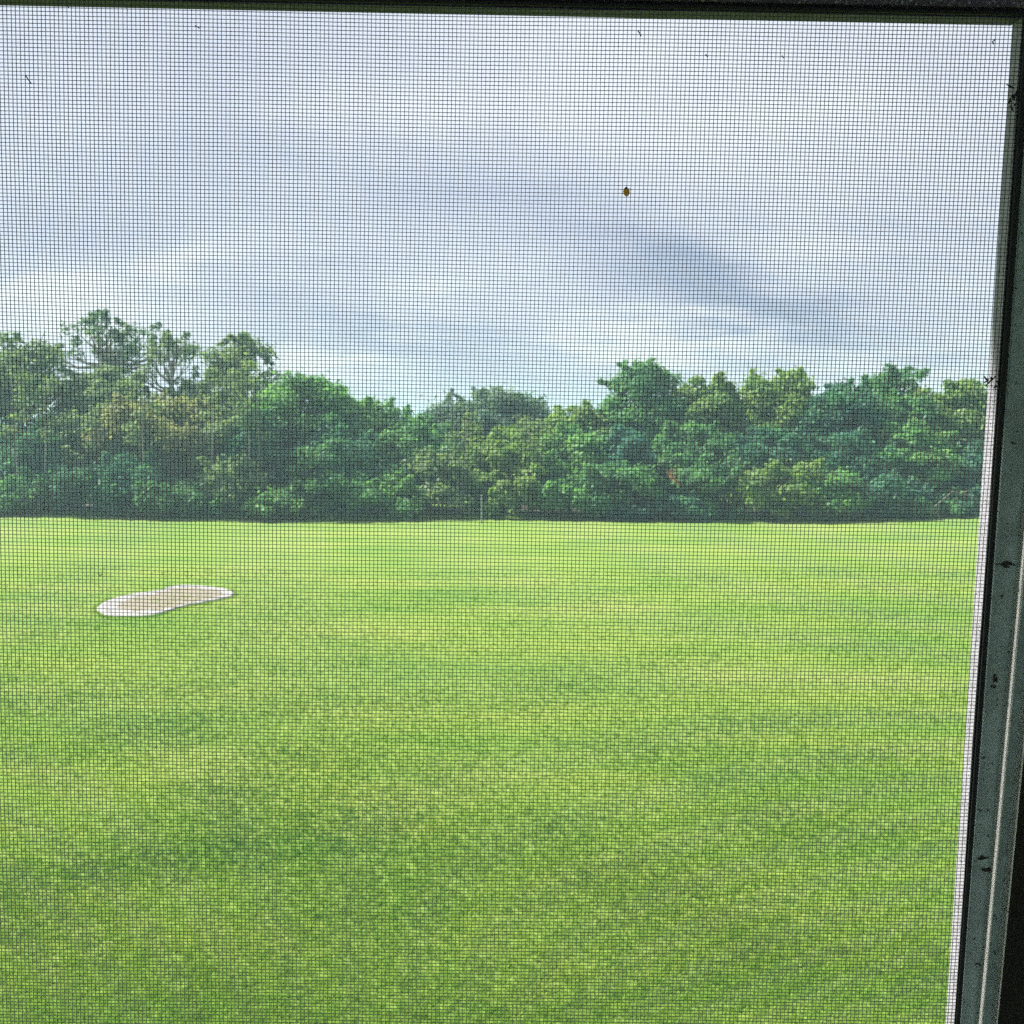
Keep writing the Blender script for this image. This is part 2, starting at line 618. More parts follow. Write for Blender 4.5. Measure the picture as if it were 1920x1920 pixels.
# ------------------------------------------------------------------ trees and shrubs
def leaf_cloud(centres, radii, counts, size, flat=.75, shell=.55, droop=0.0):
    """leaf rhombi (two triangles as one folded quad) spread over lobes; returns verts, faces, tint"""
    C = np.repeat(np.asarray(centres, float), counts, 0)
    Rr = np.repeat(np.asarray(radii, float), counts)
    n = len(C)
    dirs = rng.normal(size=(n, 3))
    dirs[:, 2] = np.where(rng.random(n) < .62, np.abs(dirs[:, 2]), dirs[:, 2])
    dirs /= np.linalg.norm(dirs, axis=1)[:, None]
    rr = shell + (1.12 - shell) * rng.random(n) ** .7
    # knots: pull leaves into twig-sized tufts so that gaps stay open between them
    P = C + dirs * (Rr * rr)[:, None] * np.array([1, 1, flat])
    kn = rng.integers(0, max(1, n), n // 7 + 1)
    pick = kn[rng.integers(0, len(kn), n)]
    same = (np.abs(C[pick] - C).sum(1) < 1e-6)
    tuft = P[pick] + rng.normal(size=(n, 3)) * size * 1.3
    P = np.where(same[:, None], tuft, P)
    stray = rng.random(n) < .22
    P = np.where(stray[:, None], P + rng.normal(size=(n, 3)) * (Rr * .32)[:, None], P)
    N_ = dirs * .7 + rng.normal(size=(n, 3)) * .55 + np.array([0, 0, .45])
    N_ /= np.linalg.norm(N_, axis=1)[:, None]
    A = np.cross(N_, rng.normal(size=(n, 3)))
    A /= np.linalg.norm(A, axis=1)[:, None]
    B = np.cross(N_, A)
    s = size * (.6 + .8 * rng.random(n))
    A *= s[:, None]
    B *= (s * .46)[:, None]
    fold = N_ * (s * .15)[:, None]
    V = np.stack([P - A, P + B + fold, P + A, P - B + fold], 1).reshape(-1, 3)
    lobe_t = np.repeat(rng.normal(0, .14, len(radii)), counts)
    tint = np.clip(.48 + lobe_t + rng.normal(0, .20, n), 0, 1)
    return V, np.arange(4 * n).reshape(-1, 4), tint


def plant(name, label, cat, px, ptop, wpx, y, kind, lobes=16, leaves=9000, size=.145, base_frac=.0, lobe_r=.20,
          group=None, bark=None, sparse=False, bare=0):
    """a woody plant whose top and width are read at a pixel and whose foot stands on the ground at distance y"""
    top = at_y(px, ptop, y)
    x0 = top.x
    gz = float(ground_z(x0, y))
    h = top.z - gz
    w = wpx / F * y * 1.0
    root = thing(name, label, cat, (x0, y, gz), group)
    if cat == 'shrub':
        w *= rng.uniform(1.2, 2.0)
        h *= rng.uniform(.7, 1.75)
        leaves = int(leaves * 1.35)
    else:
        w *= 1.18
    lobes, leaves, lobe_r = (lobes, leaves, lobe_r) if sparse else (int(lobes * 3.6), int(leaves * 1.9), lobe_r * .54)
    rx, ry = w / 2, min(w / 2, 2.4)
    z0 = h * base_frac
    cz, rz = (h + z0) / 2, (h - z0) / 2
    cs, rs = [], []
    for i in range(lobes):
        for _ in range(30):
            p = rng.uniform(-1, 1, 3)
            rho = np.linalg.norm(p) if base_frac > .16 else (np.abs(p) ** 3.2).sum() ** (1 / 3.2)
            if .2 < rho < 1:
                break
        r = w * lobe_r * rng.uniform(.5, 1.35)
        r = min(r, h * .4)
        # squash the envelope: fuller below, domed above
        c_ = np.array([p[0] * (rx - r * .7), p[1] * (ry - r * .5), cz + p[2] * (rz - r * .75)])
        c_[0] *= (1.0 - .30 * max(0, p[2])) * (1 + .12 * max(0, -p[2]))
        c_[2] += (rz * .12) * math.sin(p[0] * 4 + px)
        c_[2] = min(max(c_[2], r * .6), h - r * .9)
        cs.append(c_)
        rs.append(r)
    # crest lobe pins the height
    r = w * lobe_r * .85
    r = min(r, h * .35)
    cs.append(np.array([rng.uniform(-.1, .1) * w, rng.uniform(-.3, .3), h - r * .80]))
    rs.append(r)
    cs.append(np.array([rng.uniform(-.16, .16) * w, rng.uniform(-.3, .3), h - r * 1.3]))
    rs.append(r)
    for q in (-.22, 0, .2):
        cs.append(np.array([q * w, rng.uniform(-.3, .3), h - r * rng.uniform(1.5, 2.2)]))
        rs.append(r * 1.15)
    # leafy shoots that break the outline
    for i in rng.integers(0, len(cs), 26 if cat == 'tree' else 12):
        c_ = cs[i]
        dv = np.array([rng.normal(0, .7), rng.normal(0, .4), abs(rng.normal(.8, .4))])
        dv /= np.linalg.norm(dv)
        for q, rr_ in ((1.15, .30), (1.5, .22), (1.85, .15)):
            e = c_ + dv * rs[i] * q
            if e[2] < h + .12:
                cs.append(e)
                rs.append(rr_ * rng.uniform(.7, 1.3))
    rs = np.array(rs)
    cnt = np.maximum(26, (leaves * rs ** 2 / (rs ** 2).sum())).astype(int)
    V, Fc, ti = leaf_cloud(cs, rs, cnt, size, shell=.35 if sparse else .30)
    V[:, 2] = np.maximum(V[:, 2], .02)
    link('crown', mesh_np('crown', V, Fc, ti), LEAF[kind], root)
    # trunk with limbs to the lobes
    mb = MB()
    tr = max(.03, .020 * h + .012 * w) * (.6 if cat == 'shrub' else 1.0)
    fork = Vector((rng.uniform(-.06, .06) * w, 0, max(z0, h * .25)))
    topp = Vector((cs[lobes][0] * .6, 0, h * .86))
    mb.tube([(0, 0, -.1), fork * .5 + Vector((rng.uniform(-.03, .03) * w, 0, 0)), fork, topp], [tr * 1.2, tr * .95, tr * .8, tr * .15], 7)
    nl_ = lobes + 2
    idx = range(nl_) if sparse else range(0, nl_, 2)
    for i in idx:
        c_ = Vector(cs[i])
        st = fork.lerp(topp, min(.9, max(0, (c_.z - fork.z) / max(.1, topp.z - fork.z) * .7)))
        md = st.lerp(c_, .55) + Vector((rng.uniform(-.1, .1), rng.uniform(-.1, .1), -.06 * w * rng.random()))
        mb.tube([st, md, c_], [tr * .38, tr * .24, tr * .07], 5, cap=False)
        if sparse:
            for _ in range(3):
                e = c_ + Vector(rng.normal(size=3)) * rs[i] * .7
                mb.tube([md, md.lerp(e, .6), e], [tr * .14, tr * .1, tr * .04], 4, cap=False)
    for i in range(bare):
        a0 = Vector((rng.uniform(-.2, .2) * w, -.3, h * rng.uniform(.3, .6)))
        e = a0 + Vector((rng.uniform(-.45, .45) * w, rng.uniform(-.6, .1), rng.uniform(.1, .5) * h))
        mb.tube([a0, a0.lerp(e, .5) + Vector((0, 0, .1)), e], [.035, .025, .01], 5, cap=False)
    mb.build('trunk', bark or BARK, root)
    return root


BACK = 'trees along the back of the woodland'
# name, label, category, px, top, width px, distance, leaf kind, extra
PLANTS = [
    # ---- tall trees
    ('tree', 'tall olive-leaved tree cut by the left edge of the view', 'tree', 34, 624, 215, 58, 'olive', dict(lobes=46, leaves=9500, base_frac=.25, lobe_r=.105, sparse=True)),
    ('tree', 'tallest tree, thin see-through crown with pale bare limbs against the sky', 'tree', 192, 584, 235, 62, 'grey',
     dict(lobes=22, leaves=2500, base_frac=.60, lobe_r=.075, sparse=True, bark=BARK_PALE, size=.13)),
    ('tree', 'slender gappy tree between the tallest see-through tree and the domed olive tree', 'tree', 322, 630, 135, 61, 'olive',
     dict(lobes=18, leaves=2600, base_frac=.40, lobe_r=.11, sparse=True, bark=BARK_PALE, size=.13)),
    ('tree', 'domed olive tree with ragged top, at the step down of the treeline', 'tree', 448, 630, 200, 60, 'olive',
     dict(lobes=44, leaves=7500, base_frac=.25, lobe_r=.10, sparse=True)),
    ('tree', 'filler tree of muted olive leaves below the tallest see-through tree', 'tree', 190, 684, 190, 59, 'olive', dict(lobes=18, leaves=9500, base_frac=.2)),
    ('tree', 'fresh green tree right beside the domed olive tree', 'tree', 575, 704, 200, 57, 'bright', dict(lobes=20, leaves=10500, base_frac=.15)),
    ('tree', 'fresh green tree filling the slope down to the dip, between two like it', 'tree', 650, 734, 170, 58.5, 'bright', dict(lobes=18, leaves=8500, base_frac=.15)),
    ('tree', 'fresh green tree at the left foot of the dip in the treeline', 'tree', 712, 754, 190, 58, 'bright', dict(lobes=20, leaves=10000, base_frac=.15)),
    ('tree', 'low green tree in the deepest dip of the treeline, left of the grey dome', 'tree', 800, 776, 130, 60, 'green', dict(lobes=16, leaves=7000, base_frac=.1)),
    ('tree', 'far grey-green tree with a wide flat dome standing alone in the dip', 'tree', 930, 728, 235, 69, 'grey', dict(lobes=24, leaves=12000, base_frac=.40, lobe_r=.17)),
    ('tree', 'small yellow-green tree just right of the notch beside the grey dome', 'tree', 1085, 760, 140, 60, 'yellowgreen', dict(lobes=16, leaves=7500, base_frac=.15)),
    ('tree', 'rounded green tree making the high hump right of the dip', 'tree', 1215, 682, 185, 60, 'green', dict(lobes=22, leaves=11000, base_frac=.2)),
    ('tree', 'yellow-green tree on the right shoulder of the high hump', 'tree', 1325, 706, 150, 59, 'yellowgreen', dict(lobes=18, leaves=9000, base_frac=.2)),
    ('tree', 'yellow-topped tree midway between the high hump and the wispy tree', 'tree', 1462, 694, 180, 59, 'yellowgreen', dict(lobes=20, leaves=10500, base_frac=.2)),
    ('tree', 'dark green tree between the yellow-topped tree and the wispy tree', 'tree', 1578, 718, 170, 57, 'dark', dict(lobes=20, leaves=10500, base_frac=.15)),
    ('tree', 'wispy thin-topped tree rising over the right part of the treeline', 'tree', 1678, 690, 120, 61, 'green',
     dict(lobes=18, leaves=4200, base_frac=.5, lobe_r=.14, sparse=True, size=.13)),
    ('tree', 'yellow-green tree meeting the right window frame', 'tree', 1796, 716, 185, 58, 'yellowgreen', dict(lobes=20, leaves=10500, base_frac=.2)),
    ('tree', 'broad green tree under the wispy tree, between dark and yellow-green neighbours', 'tree', 1690, 742, 180, 58, 'green', dict(lobes=18, leaves=9000, base_frac=.1)),
    ('tree', 'green tree half hidden behind the right window frame', 'tree', 1925, 704, 190, 58, 'green', dict(lobes=18, leaves=7000, base_frac=.2)),
    # ---- middle layer
    ('tree', 'small dark tree below the olive tree at the left edge', 'tree', 62, 790, 190, 55.6, 'dark', dict(lobes=18, leaves=8500)),
    ('tree', 'straw-yellow bushy tree in front of the tall left trees', 'tree', 300, 742, 215, 56, 'straw', dict(lobes=20, leaves=9500, base_frac=.1)),
    ('tree', 'olive bushy tree left of the straw-yellow one', 'tree', 175, 768, 160, 56, 'olive', dict(lobes=18, leaves=8500)),
    ('tree', 'muted olive tree between the straw-yellow tree and the deep green one', 'tree', 420, 760, 150, 56.5, 'olive', dict(lobes=16, leaves=8000)),
    ('tree', 'deep green bushy tree below the domed olive tree', 'tree', 512, 776, 170, 55.4, 'dark', dict(lobes=18, leaves=9000)),
    ('tree', 'deep green bushy tree below the fresh green trees', 'tree', 640, 800, 185, 55, 'dark', dict(lobes=18, leaves=9500)),
    ('tree', 'mid green bushy tree ending the dark stretch left of the dip', 'tree', 772, 796, 150, 55.3, 'green', dict(lobes=18, leaves=8500)),
    ('tree', 'pale yellow-green bushy tree in front of the grey dome', 'tree', 942, 806, 190, 56, 'yellowgreen', dict(lobes=18, leaves=9000)),
    ('tree', 'bushy light green tree below the notch in the treeline', 'tree', 1068, 800, 170, 55.6, 'bright', dict(lobes=18, leaves=8500)),
    ('tree', 'narrow blue-green tree below the high hump', 'tree', 1176, 806, 110, 54.8, 'teal', dict(lobes=16, leaves=6500)),
    ('tree', 'green bushy tree right of the narrow blue-green tree', 'tree', 1310, 792, 180, 55.6, 'green', dict(lobes=18, leaves=9000)),
    ('tree', 'bushy dark tree below the yellow-topped tree', 'tree', 1440, 800, 160, 55, 'dark', dict(lobes=18, leaves=8500)),
    ('tree', 'darkest bushy tree, near black-green, in the right half', 'tree', 1585, 810, 190, 55, 'dark', dict(lobes=20, leaves=9500)),
    ('tree', 'bushy tree with a bright leafy ledge, right of the darkest one', 'tree', 1718, 800, 160, 54.8, 'bright', dict(lobes=18, leaves=8500)),
    ('tree', 'bushy dark tree running behind the right window frame', 'tree', 1852, 826, 170, 55, 'dark', dict(lobes=18, leaves=8500)),
    # ---- shrubs on the lawn edge
    ('shrub', 'leftmost shrub of the lawn edge, mid green', 'shrub', 30, 908, 120, 52.6, 'green', dict(lobes=12, leaves=4200)),
    ('shrub', 'dark shrub of the lawn edge, second from the left', 'shrub', 138, 900, 140, 53, 'dark', dict(lobes=12, leaves=4600)),
    ('shrub', 'deep green shrub on the lawn edge, straight behind the sand bunker\'s left end', 'shrub', 245, 894, 120, 53.2, 'dark', dict(lobes=12, leaves=4400)),
    ('shrub', 'yellow-green shrub on the lawn edge behind the sand bunker\'s middle', 'shrub', 340, 900, 120, 52.8, 'green', dict(lobes=12, leaves=4400)),
    ('shrub', 'olive shrub with brown bare stems on the lawn edge behind the bunker\'s right end', 'shrub', 440, 894, 110, 53, 'olive', dict(lobes=10, leaves=2600, bare=7, sparse=True)),
    ('shrub', 'bright green shrub on the lawn edge under the domed olive tree', 'shrub', 528, 905, 120, 52.6, 'bright', dict(lobes=12, leaves=4400)),
    ('shrub', 'mid green shrub on the lawn edge under the fresh green trees', 'shrub', 618, 890, 130, 53, 'green', dict(lobes=12, leaves=4600)),
    ('shrub', 'bright leafy shrub on the lawn edge at the end of the dark stretch', 'shrub', 725, 896, 130, 52.7, 'bright', dict(lobes=12, leaves=4600)),
    ('shrub', 'brownish shrub of thin grey stems left of the pale post', 'shrub', 832, 890, 110, 53, 'olive', dict(lobes=10, leaves=2400, bare=9, sparse=True)),
    ('shrub', 'pale green shrub just right of the pale post', 'shrub', 962, 886, 110, 53.2, 'yellowgreen', dict(lobes=12, leaves=4200)),
    ('shrub', 'light green shrub with a yellow crest, second right of the pale post', 'shrub', 1055, 896, 110, 52.8, 'bright', dict(lobes=12, leaves=4200)),
    ('shrub', 'mid green shrub below the narrow blue-green tree', 'shrub', 1148, 905, 110, 52.7, 'green', dict(lobes=12, leaves=4200)),
    ('shrub', 'low dark shrub below the orange dead frond', 'shrub', 1240, 922, 110, 52.8, 'dark', dict(lobes=12, leaves=3800)),
    ('shrub', 'mid green shrub right of the low dark shrub', 'shrub', 1330, 900, 110, 52.9, 'green', dict(lobes=12, leaves=4200)),
    ('shrub', 'upright yellow-olive shrub on the lawn edge below the yellow-topped tree', 'shrub', 1450, 884, 110, 52.9, 'yellowgreen', dict(lobes=12, leaves=4200)),
    ('shrub', 'bright tufted shrub right of the upright yellow-olive shrub', 'shrub', 1552, 908, 110, 52.8, 'bright', dict(lobes=12, leaves=4000)),
    ('shrub', 'dim green shrub on the lawn edge below the darkest bushy tree', 'shrub', 1640, 918, 110, 53.1, 'dark', dict(lobes=12, leaves=3800)),
    ('shrub', 'low bright shrub left of the bare fallen branch', 'shrub', 1722, 930, 120, 52.8, 'green', dict(lobes=12, leaves=3800)),
    ('shrub', 'shrub at the right window frame, behind the bare fallen branch', 'shrub', 1822, 916, 120, 53.3, 'dark', dict(lobes=12, leaves=4000)),
]
for nm, lab, cat, px, ptop, wpx, y, kind, kw in PLANTS:
    plant(nm, lab, cat, px, ptop, wpx, y, kind, group=('shrubs on the lawn edge' if cat == 'shrub' else 'trees of the woodland'), **kw)

SAPLINGS = [
    ('thin pale sapling stem, the leftmost, beside the window\'s left edge', 26, 700, 53.1), ('thin pale sapling stem left of the olive bushy tree', 78, 720, 53.4),
    ('thin pale sapling stem in front of the straw-yellow tree', 262, 730, 53.2), ('thin pale sapling stem right of the straw-yellow tree', 392, 700, 53.0),
    ('thin pale sapling stem in front of the domed olive tree, left of a pair', 462, 690, 52.9), ('thin pale sapling stem in front of the domed olive tree, right of a pair', 486, 720, 53.3),
    ('thin pale sapling stem just left of the pale post', 868, 790, 52.9), ('thin pale sapling stem some way right of the pale post', 992, 800, 53.1)]
for lab, px, ptop, y in SAPLINGS:
    tp = at_y(px, ptop, y)
    gz = float(ground_z(tp.x, y))
    h = tp.z - gz
    root = thing('sapling', lab, 'sapling', (tp.x, y, gz), 'thin saplings at the front of the woodland')
    lean_ = rng.uniform(-.25, .25)
    mb = MB()
    pts = [Vector((lean_ * q * q + .05 * math.sin(q * 9 + px), 0, h * q)) for q in np.linspace(0, 1, 7)]
    mb.tube([pts[0] - Vector((0, 0, .1))] + pts[1:], [.06, .055, .05, .045, .038, .028, .012], 6)
    cs_, rs_ = [], []
    for q in (.55, .66, .74, .82, .9, .97):
        b0 = Vector((lean_ * q * q, 0, h * q))
        e = b0 + Vector((rng.uniform(-.7, .7), rng.uniform(-.4, .4), rng.uniform(.15, .5)))
        mb.tube([b0, b0.lerp(e, .5) + Vector((0, 0, .05)), e], [.02, .014, .006], 4, cap=False)
        cs_.append(e)
        rs_.append(rng.uniform(.28, .5))
    V, Fc, ti = leaf_cloud([tuple(q) for q in cs_], rs_, np.full(6, 95), .12, shell=.3)
    link('crown', mesh_np('crown', V, Fc, ti), LEAF['olive'], root)
    mb.build('trunk', BARK_PALE, root)

# the deep wood behind, one mass
nl = 90
cs = np.stack([rng.uniform(-62, 62, nl), rng.uniform(70, 84, nl), rng.uniform(.6, 4.6, nl)], 1)
rs = rng.uniform(1.4, 2.4, nl)
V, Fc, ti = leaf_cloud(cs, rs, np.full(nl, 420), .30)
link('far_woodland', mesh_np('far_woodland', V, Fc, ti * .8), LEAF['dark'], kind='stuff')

# small things at the lawn edge
t = thing('marker_post', 'thin pale post standing at the lawn edge in a dark gap', 'post', ground_at(903, 982))
hp = at_y(903, 930, t.location.y).z - t.location.z
M_POST = simple('pale_post', (.20, .23, .22), .6, 0, .1, 5)
mb = MB()
mb.tube([(0, 0, 0), (0, 0, hp)], .036, 10)
mb.build('shaft', M_POST, t)
mb = MB()
mb.tube([(0, 0, hp), (0, 0, hp + .04)], [.055, .04], 10)
mb.build('cap', M_POST, t)

p0 = at_y(1250, 884, 52.1)
t = thing('dead_frond', 'orange-brown dead palm frond hanging among the green leaves', 'frond', p0)
M_FROND = simple('dead_frond', (.46, .20, .10), .8, 0, .3, 8)
mb = MB()
p1 = at_y(1276, 912, 52.1) - p0
mb.tube([(0, 0, 0), p1 * .5 + Vector((0, 0, .10)), p1], [.03, .022, .008], 5)
mb.build('stem', M_FROND, t)
mb = MB()
for i in range(26):
    q = p1 * ((i // 2 + 1) / 14) + Vector((0, 0, .10 * math.sin(math.pi * (i // 2 + 1) / 14)))
    s = 1 if i % 2 else -1
    e = q + Vector((.16 + .10 * s, -.08, .26 * s - .05)) * (1.1 - .4 * i / 26)
    w_ = Vector((.035, 0, .0))
    mb.poly_bar([q - w_, q + w_, q + w_ + Vector((0, .012, 0)), q - w_ + Vector((0, .012, 0))],
                [e - w_ * .2, e + w_ * .2, e + w_ * .2 + Vector((0, .01, 0)), e - w_ * .2 + Vector((0, .01, 0))])
mb.build('leaflets', M_FROND, t)

p0 = ground_at(1770, 978)
t = thing('fallen_branch', 'bare pale fallen branch arching over the lawn edge by the window frame', 'branch', p0)
mb = MB()
tw = lambda px, py: at_y(px, py, p0.y - .1) - p0
mb.tube([tw(1752, 950), tw(1785, 922), tw(1822, 930), tw(1850, 952)], [.03, .026, .02, .01], 5)
mb.tube([tw(1772, 932), tw(1795, 944), tw(1840, 972)], [.022, .018, .008], 5)
mb.tube([tw(1800, 926), tw(1826, 915), tw(1848, 912)], [.018, .014, .006], 5)
mb.tube([tw(1760, 944), tw(1756, 962), tw(1768, 978)], [.026, .026, .03], 5)
mb.build('bough', M_TWIG, t)

# ------------------------------------------------------------------ the window: local frame (u right, v up, w into the room)
RC = Matrix(((1, 0, 0), (0, math.sin(PITCH), -math.cos(PITCH)), (0, math.cos(PITCH), math.sin(PITCH))))   # camera axes -> world, columns x, y, z


def cam2w(vx):
    x_, y_, z_ = vx
    fwd = Vector((0, math.cos(PITCH), -math.sin(PITCH)))
    up = Vector((0, math.sin(PITCH), math.cos(PITCH)))
    return Vector((1, 0, 0)) * x_ + up * y_ - fwd * z_


nU = cam2w((.99982, -.01881, -.00023)).normalized()
nN = cam2w((-.00174, -.10453, .99452)).normalized()
nU = (nU - nN * nU.dot(nN)).normalized()
nV = nN.cross(nU)
P0 = CAM + cam2w((0, 0, -.39))
dO = wray(1900, 49)
ORG = CAM + dO * ((P0 - CAM).dot(nN) / dO.dot(nN))
WM = Matrix(((nU.x, nV.x, nN.x, ORG.x), (nU.y, nV.y, nN.y, ORG.y), (nU.z, nV.z, nN.z, ORG.z), (0, 0, 0, 1)))


def loc(px, py, w=0.0):
    d = wray(px, py)
    q = ORG + nN * w
    p = CAM + d * ((q - CAM).dot(nN) / d.dot(nN)) - ORG
    return p.dot(nU), p.dot(nV)


def uline(pa, pb, w, v):
    """u at height v on the line through two photo pixels lying on the sheet w"""
    (u0, v0), (u1, v1) = loc(*pa, w), loc(*pb, w)
    return u0 + (u1 - u0) * (v - v0) / (v1 - v0)


def vline(pa, pb, w, u):
    (u0, v0), (u1, v1) = loc(*pa, w), loc(*pb, w)
    return v0 + (v1 - v0) * (u - u0) / (u1 - u0)


V_TOP, V_BOT, U_LEFT = .05, -.95, -.75
JA, JB = (1913, 100), (1791, 1900)         # jamb face where the mesh meets it
HA, HB = (0, -5), (1905, 33)               # head face likewise

M_WHITE = simple('chalky_frame_paint', (.29, .285, .335), .6, 0, .35, 150, 0, .3, (1000, .56, (.08, .085, .09)))
M_HEAD = simple('weathered_dark_metal', (.085, .080, .125), .6, .2, .6, 260, .4, .4, (800, .58, (.34, .40, .42)))
M_OUTHEAD = simple('grimy_shade_blue', (.030, .030, .095), .6, 0, .6, 260, .4, .3, (900, .60, (.16, .17, .36)))  # underside shade and a counter to green lawn bounce mixed into the blue
M_GREY = simple('dusty_grey_metal', (.28, .385, .40), .5, .1, .42, 130, .4, .4, (380, .64, (.02, .03, .03)))
M_BLACK = simple('black_rubber_spline', (.016, .022, .026), .6, 0, .4, 300, .2, .35)
M_WIRE = simple('charcoal_wire', (.045, .054, .054), .55, 0, .2, 200, 0, .3)
M_LIP = simple('lip_highlight', (.84, .87, .86), .35, 0, .06, 200)  # near-white: the highlight on the frame's edges is put into the colour
M_GAP = simple('dark_gap_fill', (.022, .024, .018), .8, 0, .3, 60)
M_WALLIN = simple('shaded_olive_wall', (.022, .028, .020), .85, 0, .1, 30)  # front wall nearly black: lack of light is put into its colour
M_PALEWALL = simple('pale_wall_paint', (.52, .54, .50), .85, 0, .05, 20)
M_BOUNCE = simple('pale_bounce_tile', (.58, .58, .60), .8, 0, .08, 8)
M_STUCCO = simple('pale_stucco', (.55, .53, .47), .9, 0, .12, 40, .3)
M_ROOMFLOOR = simple('brown_floor', (.16, .11, .07), .6, 0, .25, 12)
M_ROOMCEIL = simple('dim_ceiling', (.30, .30, .28), .9, 0, .05, 12)


def vbar(mb, pts, wa, wb, v0=V_BOT, v1=V_TOP):
    """upright bar; pts = ((pixel, pixel, sheet) left, (pixel, pixel, sheet) right); section from wa (outside) to wb (inside)"""
    (la, lb, lw), (ra, rb, rw) = pts
    ring = []
    for v_ in (v0, v1):
        ul, ur = uline(la, lb, lw, v_), uline(ra, rb, rw, v_)
        c_ = min(.0006, (ur - ul) * .3, (wb - wa) * .3)
        ring.append([(ul, v_, wa), (ur, v_, wa), (ur, v_, wb - c_), (ur - c_, v_, wb), (ul + c_, v_, wb), (ul, v_, wb - c_)])
    mb.poly_bar(*ring)


frame = thing('window_frame', 'dusty grey metal window frame around the insect screen', 'window frame', matrix=WM)
uj = lambda v_: uline(JA, JB, 0, v_)
vh = lambda u_: vline(HA, HB, 0, u_)
# outer white jamb (seen through the mesh) and outer head
mb = MB()
rings = []
for v_ in (V_BOT, V_TOP + .02):
    u_ = uj(v_)
    rings.append([(u_, v_, -.0078), (u_ + .03, v_, -.0078), (u_ + .03, v_, -.0004), (u_, v_, -.0004)])
mb.poly_bar(*rings)
mb.build('outer_jamb', M_WHITE, frame)
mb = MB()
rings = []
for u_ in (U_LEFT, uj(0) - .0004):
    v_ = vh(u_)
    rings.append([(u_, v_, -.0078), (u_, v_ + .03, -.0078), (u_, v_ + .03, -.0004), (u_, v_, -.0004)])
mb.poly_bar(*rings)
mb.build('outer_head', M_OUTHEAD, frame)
# grey inner stile, two raised lips, second face
mb = MB()
vbar(mb, (((1906, 480), (1803, 1900), .003), ((1909, 1060), (1832.5, 1900), .003)), -.0004 + .0006, .003)
mb.build('stile', M_GREY, frame)
mb = MB()
vbar(mb, (((1910.5, 1060), (1833, 1900), .003), ((1918, 1060), (1842.2, 1900), .0075)), .0005, .0075)
mb.build('lip', M_LIP, frame)
mb = MB()
vbar(mb, (((1918, 1060), (1842.2, 1900), .0045), ((1895, 1560), (1862, 1900), .0045)), .0005, .0045)
mb.build('inner_face', M_GREY, frame)
mb = MB()
vbar(mb, (((1895, 1560), (1862.2, 1900), .0045), ((1902, 1560), (1869.5, 1900), .0085)), .0005, .0085)
mb.build('lip', M_LIP, frame)
mb = MB()
for v_ in (0,):
    rings = []
    for v_ in (V_BOT, V_TOP):
        a_ = uline((1902, 1560), (1869.5, 1900), .0085, v_) + .0001
        rings.append([(a_, v_, .0005), (a_ + .07, v_, .0005), (a_ + .07, v_, .002), (a_, v_, .002)])
    mb.poly_bar(*rings)
mb.build('gap_cover', M_GAP, frame)  # near-black strip added to stand for the dark gap beside the frame
# inner head rail
mb = MB()
rings = []
for u_ in (U_LEFT, uj(0) + .03):
    v_ = vh(u_)
    rings.append([(u_, v_ + .0024, .0004), (u_, v_ + .045, .0004), (u_, v_ + .045, .004), (u_, v_ + .0030, .004), (u_, v_ + .0024, .0034)])
mb.poly_bar(*rings)
mb.build('head_rail', M_HEAD, frame)
# left and bottom of the frame, outside the view
mb = MB()
mb.box(U_LEFT - .03, U_LEFT, V_BOT, V_TOP, -.0085, .004)
mb.build('stile', M_GREY, frame)
mb = MB()
mb.box(U_LEFT - .03, .05, V_BOT - .03, V_BOT, -.0085, .004)
mb.build('sill', M_GREY, frame)

# the screen itself
screen = thing('insect_screen', 'fine charcoal insect screen filling the whole window opening', 'insect screen', matrix=WM)
WIRE = .000143            # wire radius
NSEG = 26
vv, ff = [], []


def warp(uu, v_):
    """slack of the cloth in its own plane"""
    du = .0011 * np.sin(v_ * 7.5 + .6) * np.cos(uu * 4.0) + .00022 * np.sin(v_ * 31 + uu * 17)
    dv = .0009 * np.sin(uu * 8.5 + .4) * np.cos(v_ * 4.0) + .00018 * np.sin(uu * 37 + v_ * 19)
    return du, dv


def wires(centre, vertical):
    global vv, ff
    n = len(centre)
    s = np.linspace(0, 1, NSEG + 1)
    if vertical:
        U_ = np.repeat(centre[:, None], NSEG + 1, 1)
        V_ = V_BOT + (V_TOP - .02 - V_BOT) * np.repeat(s[None], n, 0)
    else:
        V_ = np.repeat(centre[:, None], NSEG + 1, 1)
        U_ = U_LEFT + (.012 - U_LEFT) * np.repeat(s[None], n, 0)
    du, dv = warp(U_, V_)
    if vertical:
        # threads follow the slight fan of the stretched cloth
        U_ = U_ + du + .012 * (-U_) * (V_ + .2) + rng.normal(0, .000035, U_.shape)
    else:
        V_ = V_ + dv + rng.normal(0, .00003, V_.shape)
    W_ = np.full_like(U_, -.00012 if vertical else .00012)
    ring = np.stack([U_, V_, W_], -1)
    off = []
    for j in range(4):
        a_ = math.pi / 2 * j + math.pi / 4
        o = (WIRE * math.cos(a_), 0, WIRE * math.sin(a_)) if vertical else (0, WIRE * math.cos(a_), WIRE * math.sin(a_))
        off.append(o)
    off = np.array(off)
    VV = (ring[:, :, None, :] + off[None, None]).reshape(-1, 3)
    base = (np.arange(n)[:, None, None] * (NSEG + 1) + np.arange(NSEG)[None, :, None]) * 4
    j = np.arange(4)[None, None, :]
    jj = (j + 1) % 4
    FF = np.stack([base + j, base + jj, base + 4 + jj, base + 4 + j], -1).reshape(-1, 4)
    k0 = sum(len(q) for q in vv)
    vv.append(VV)
    ff.append(FF + k0)


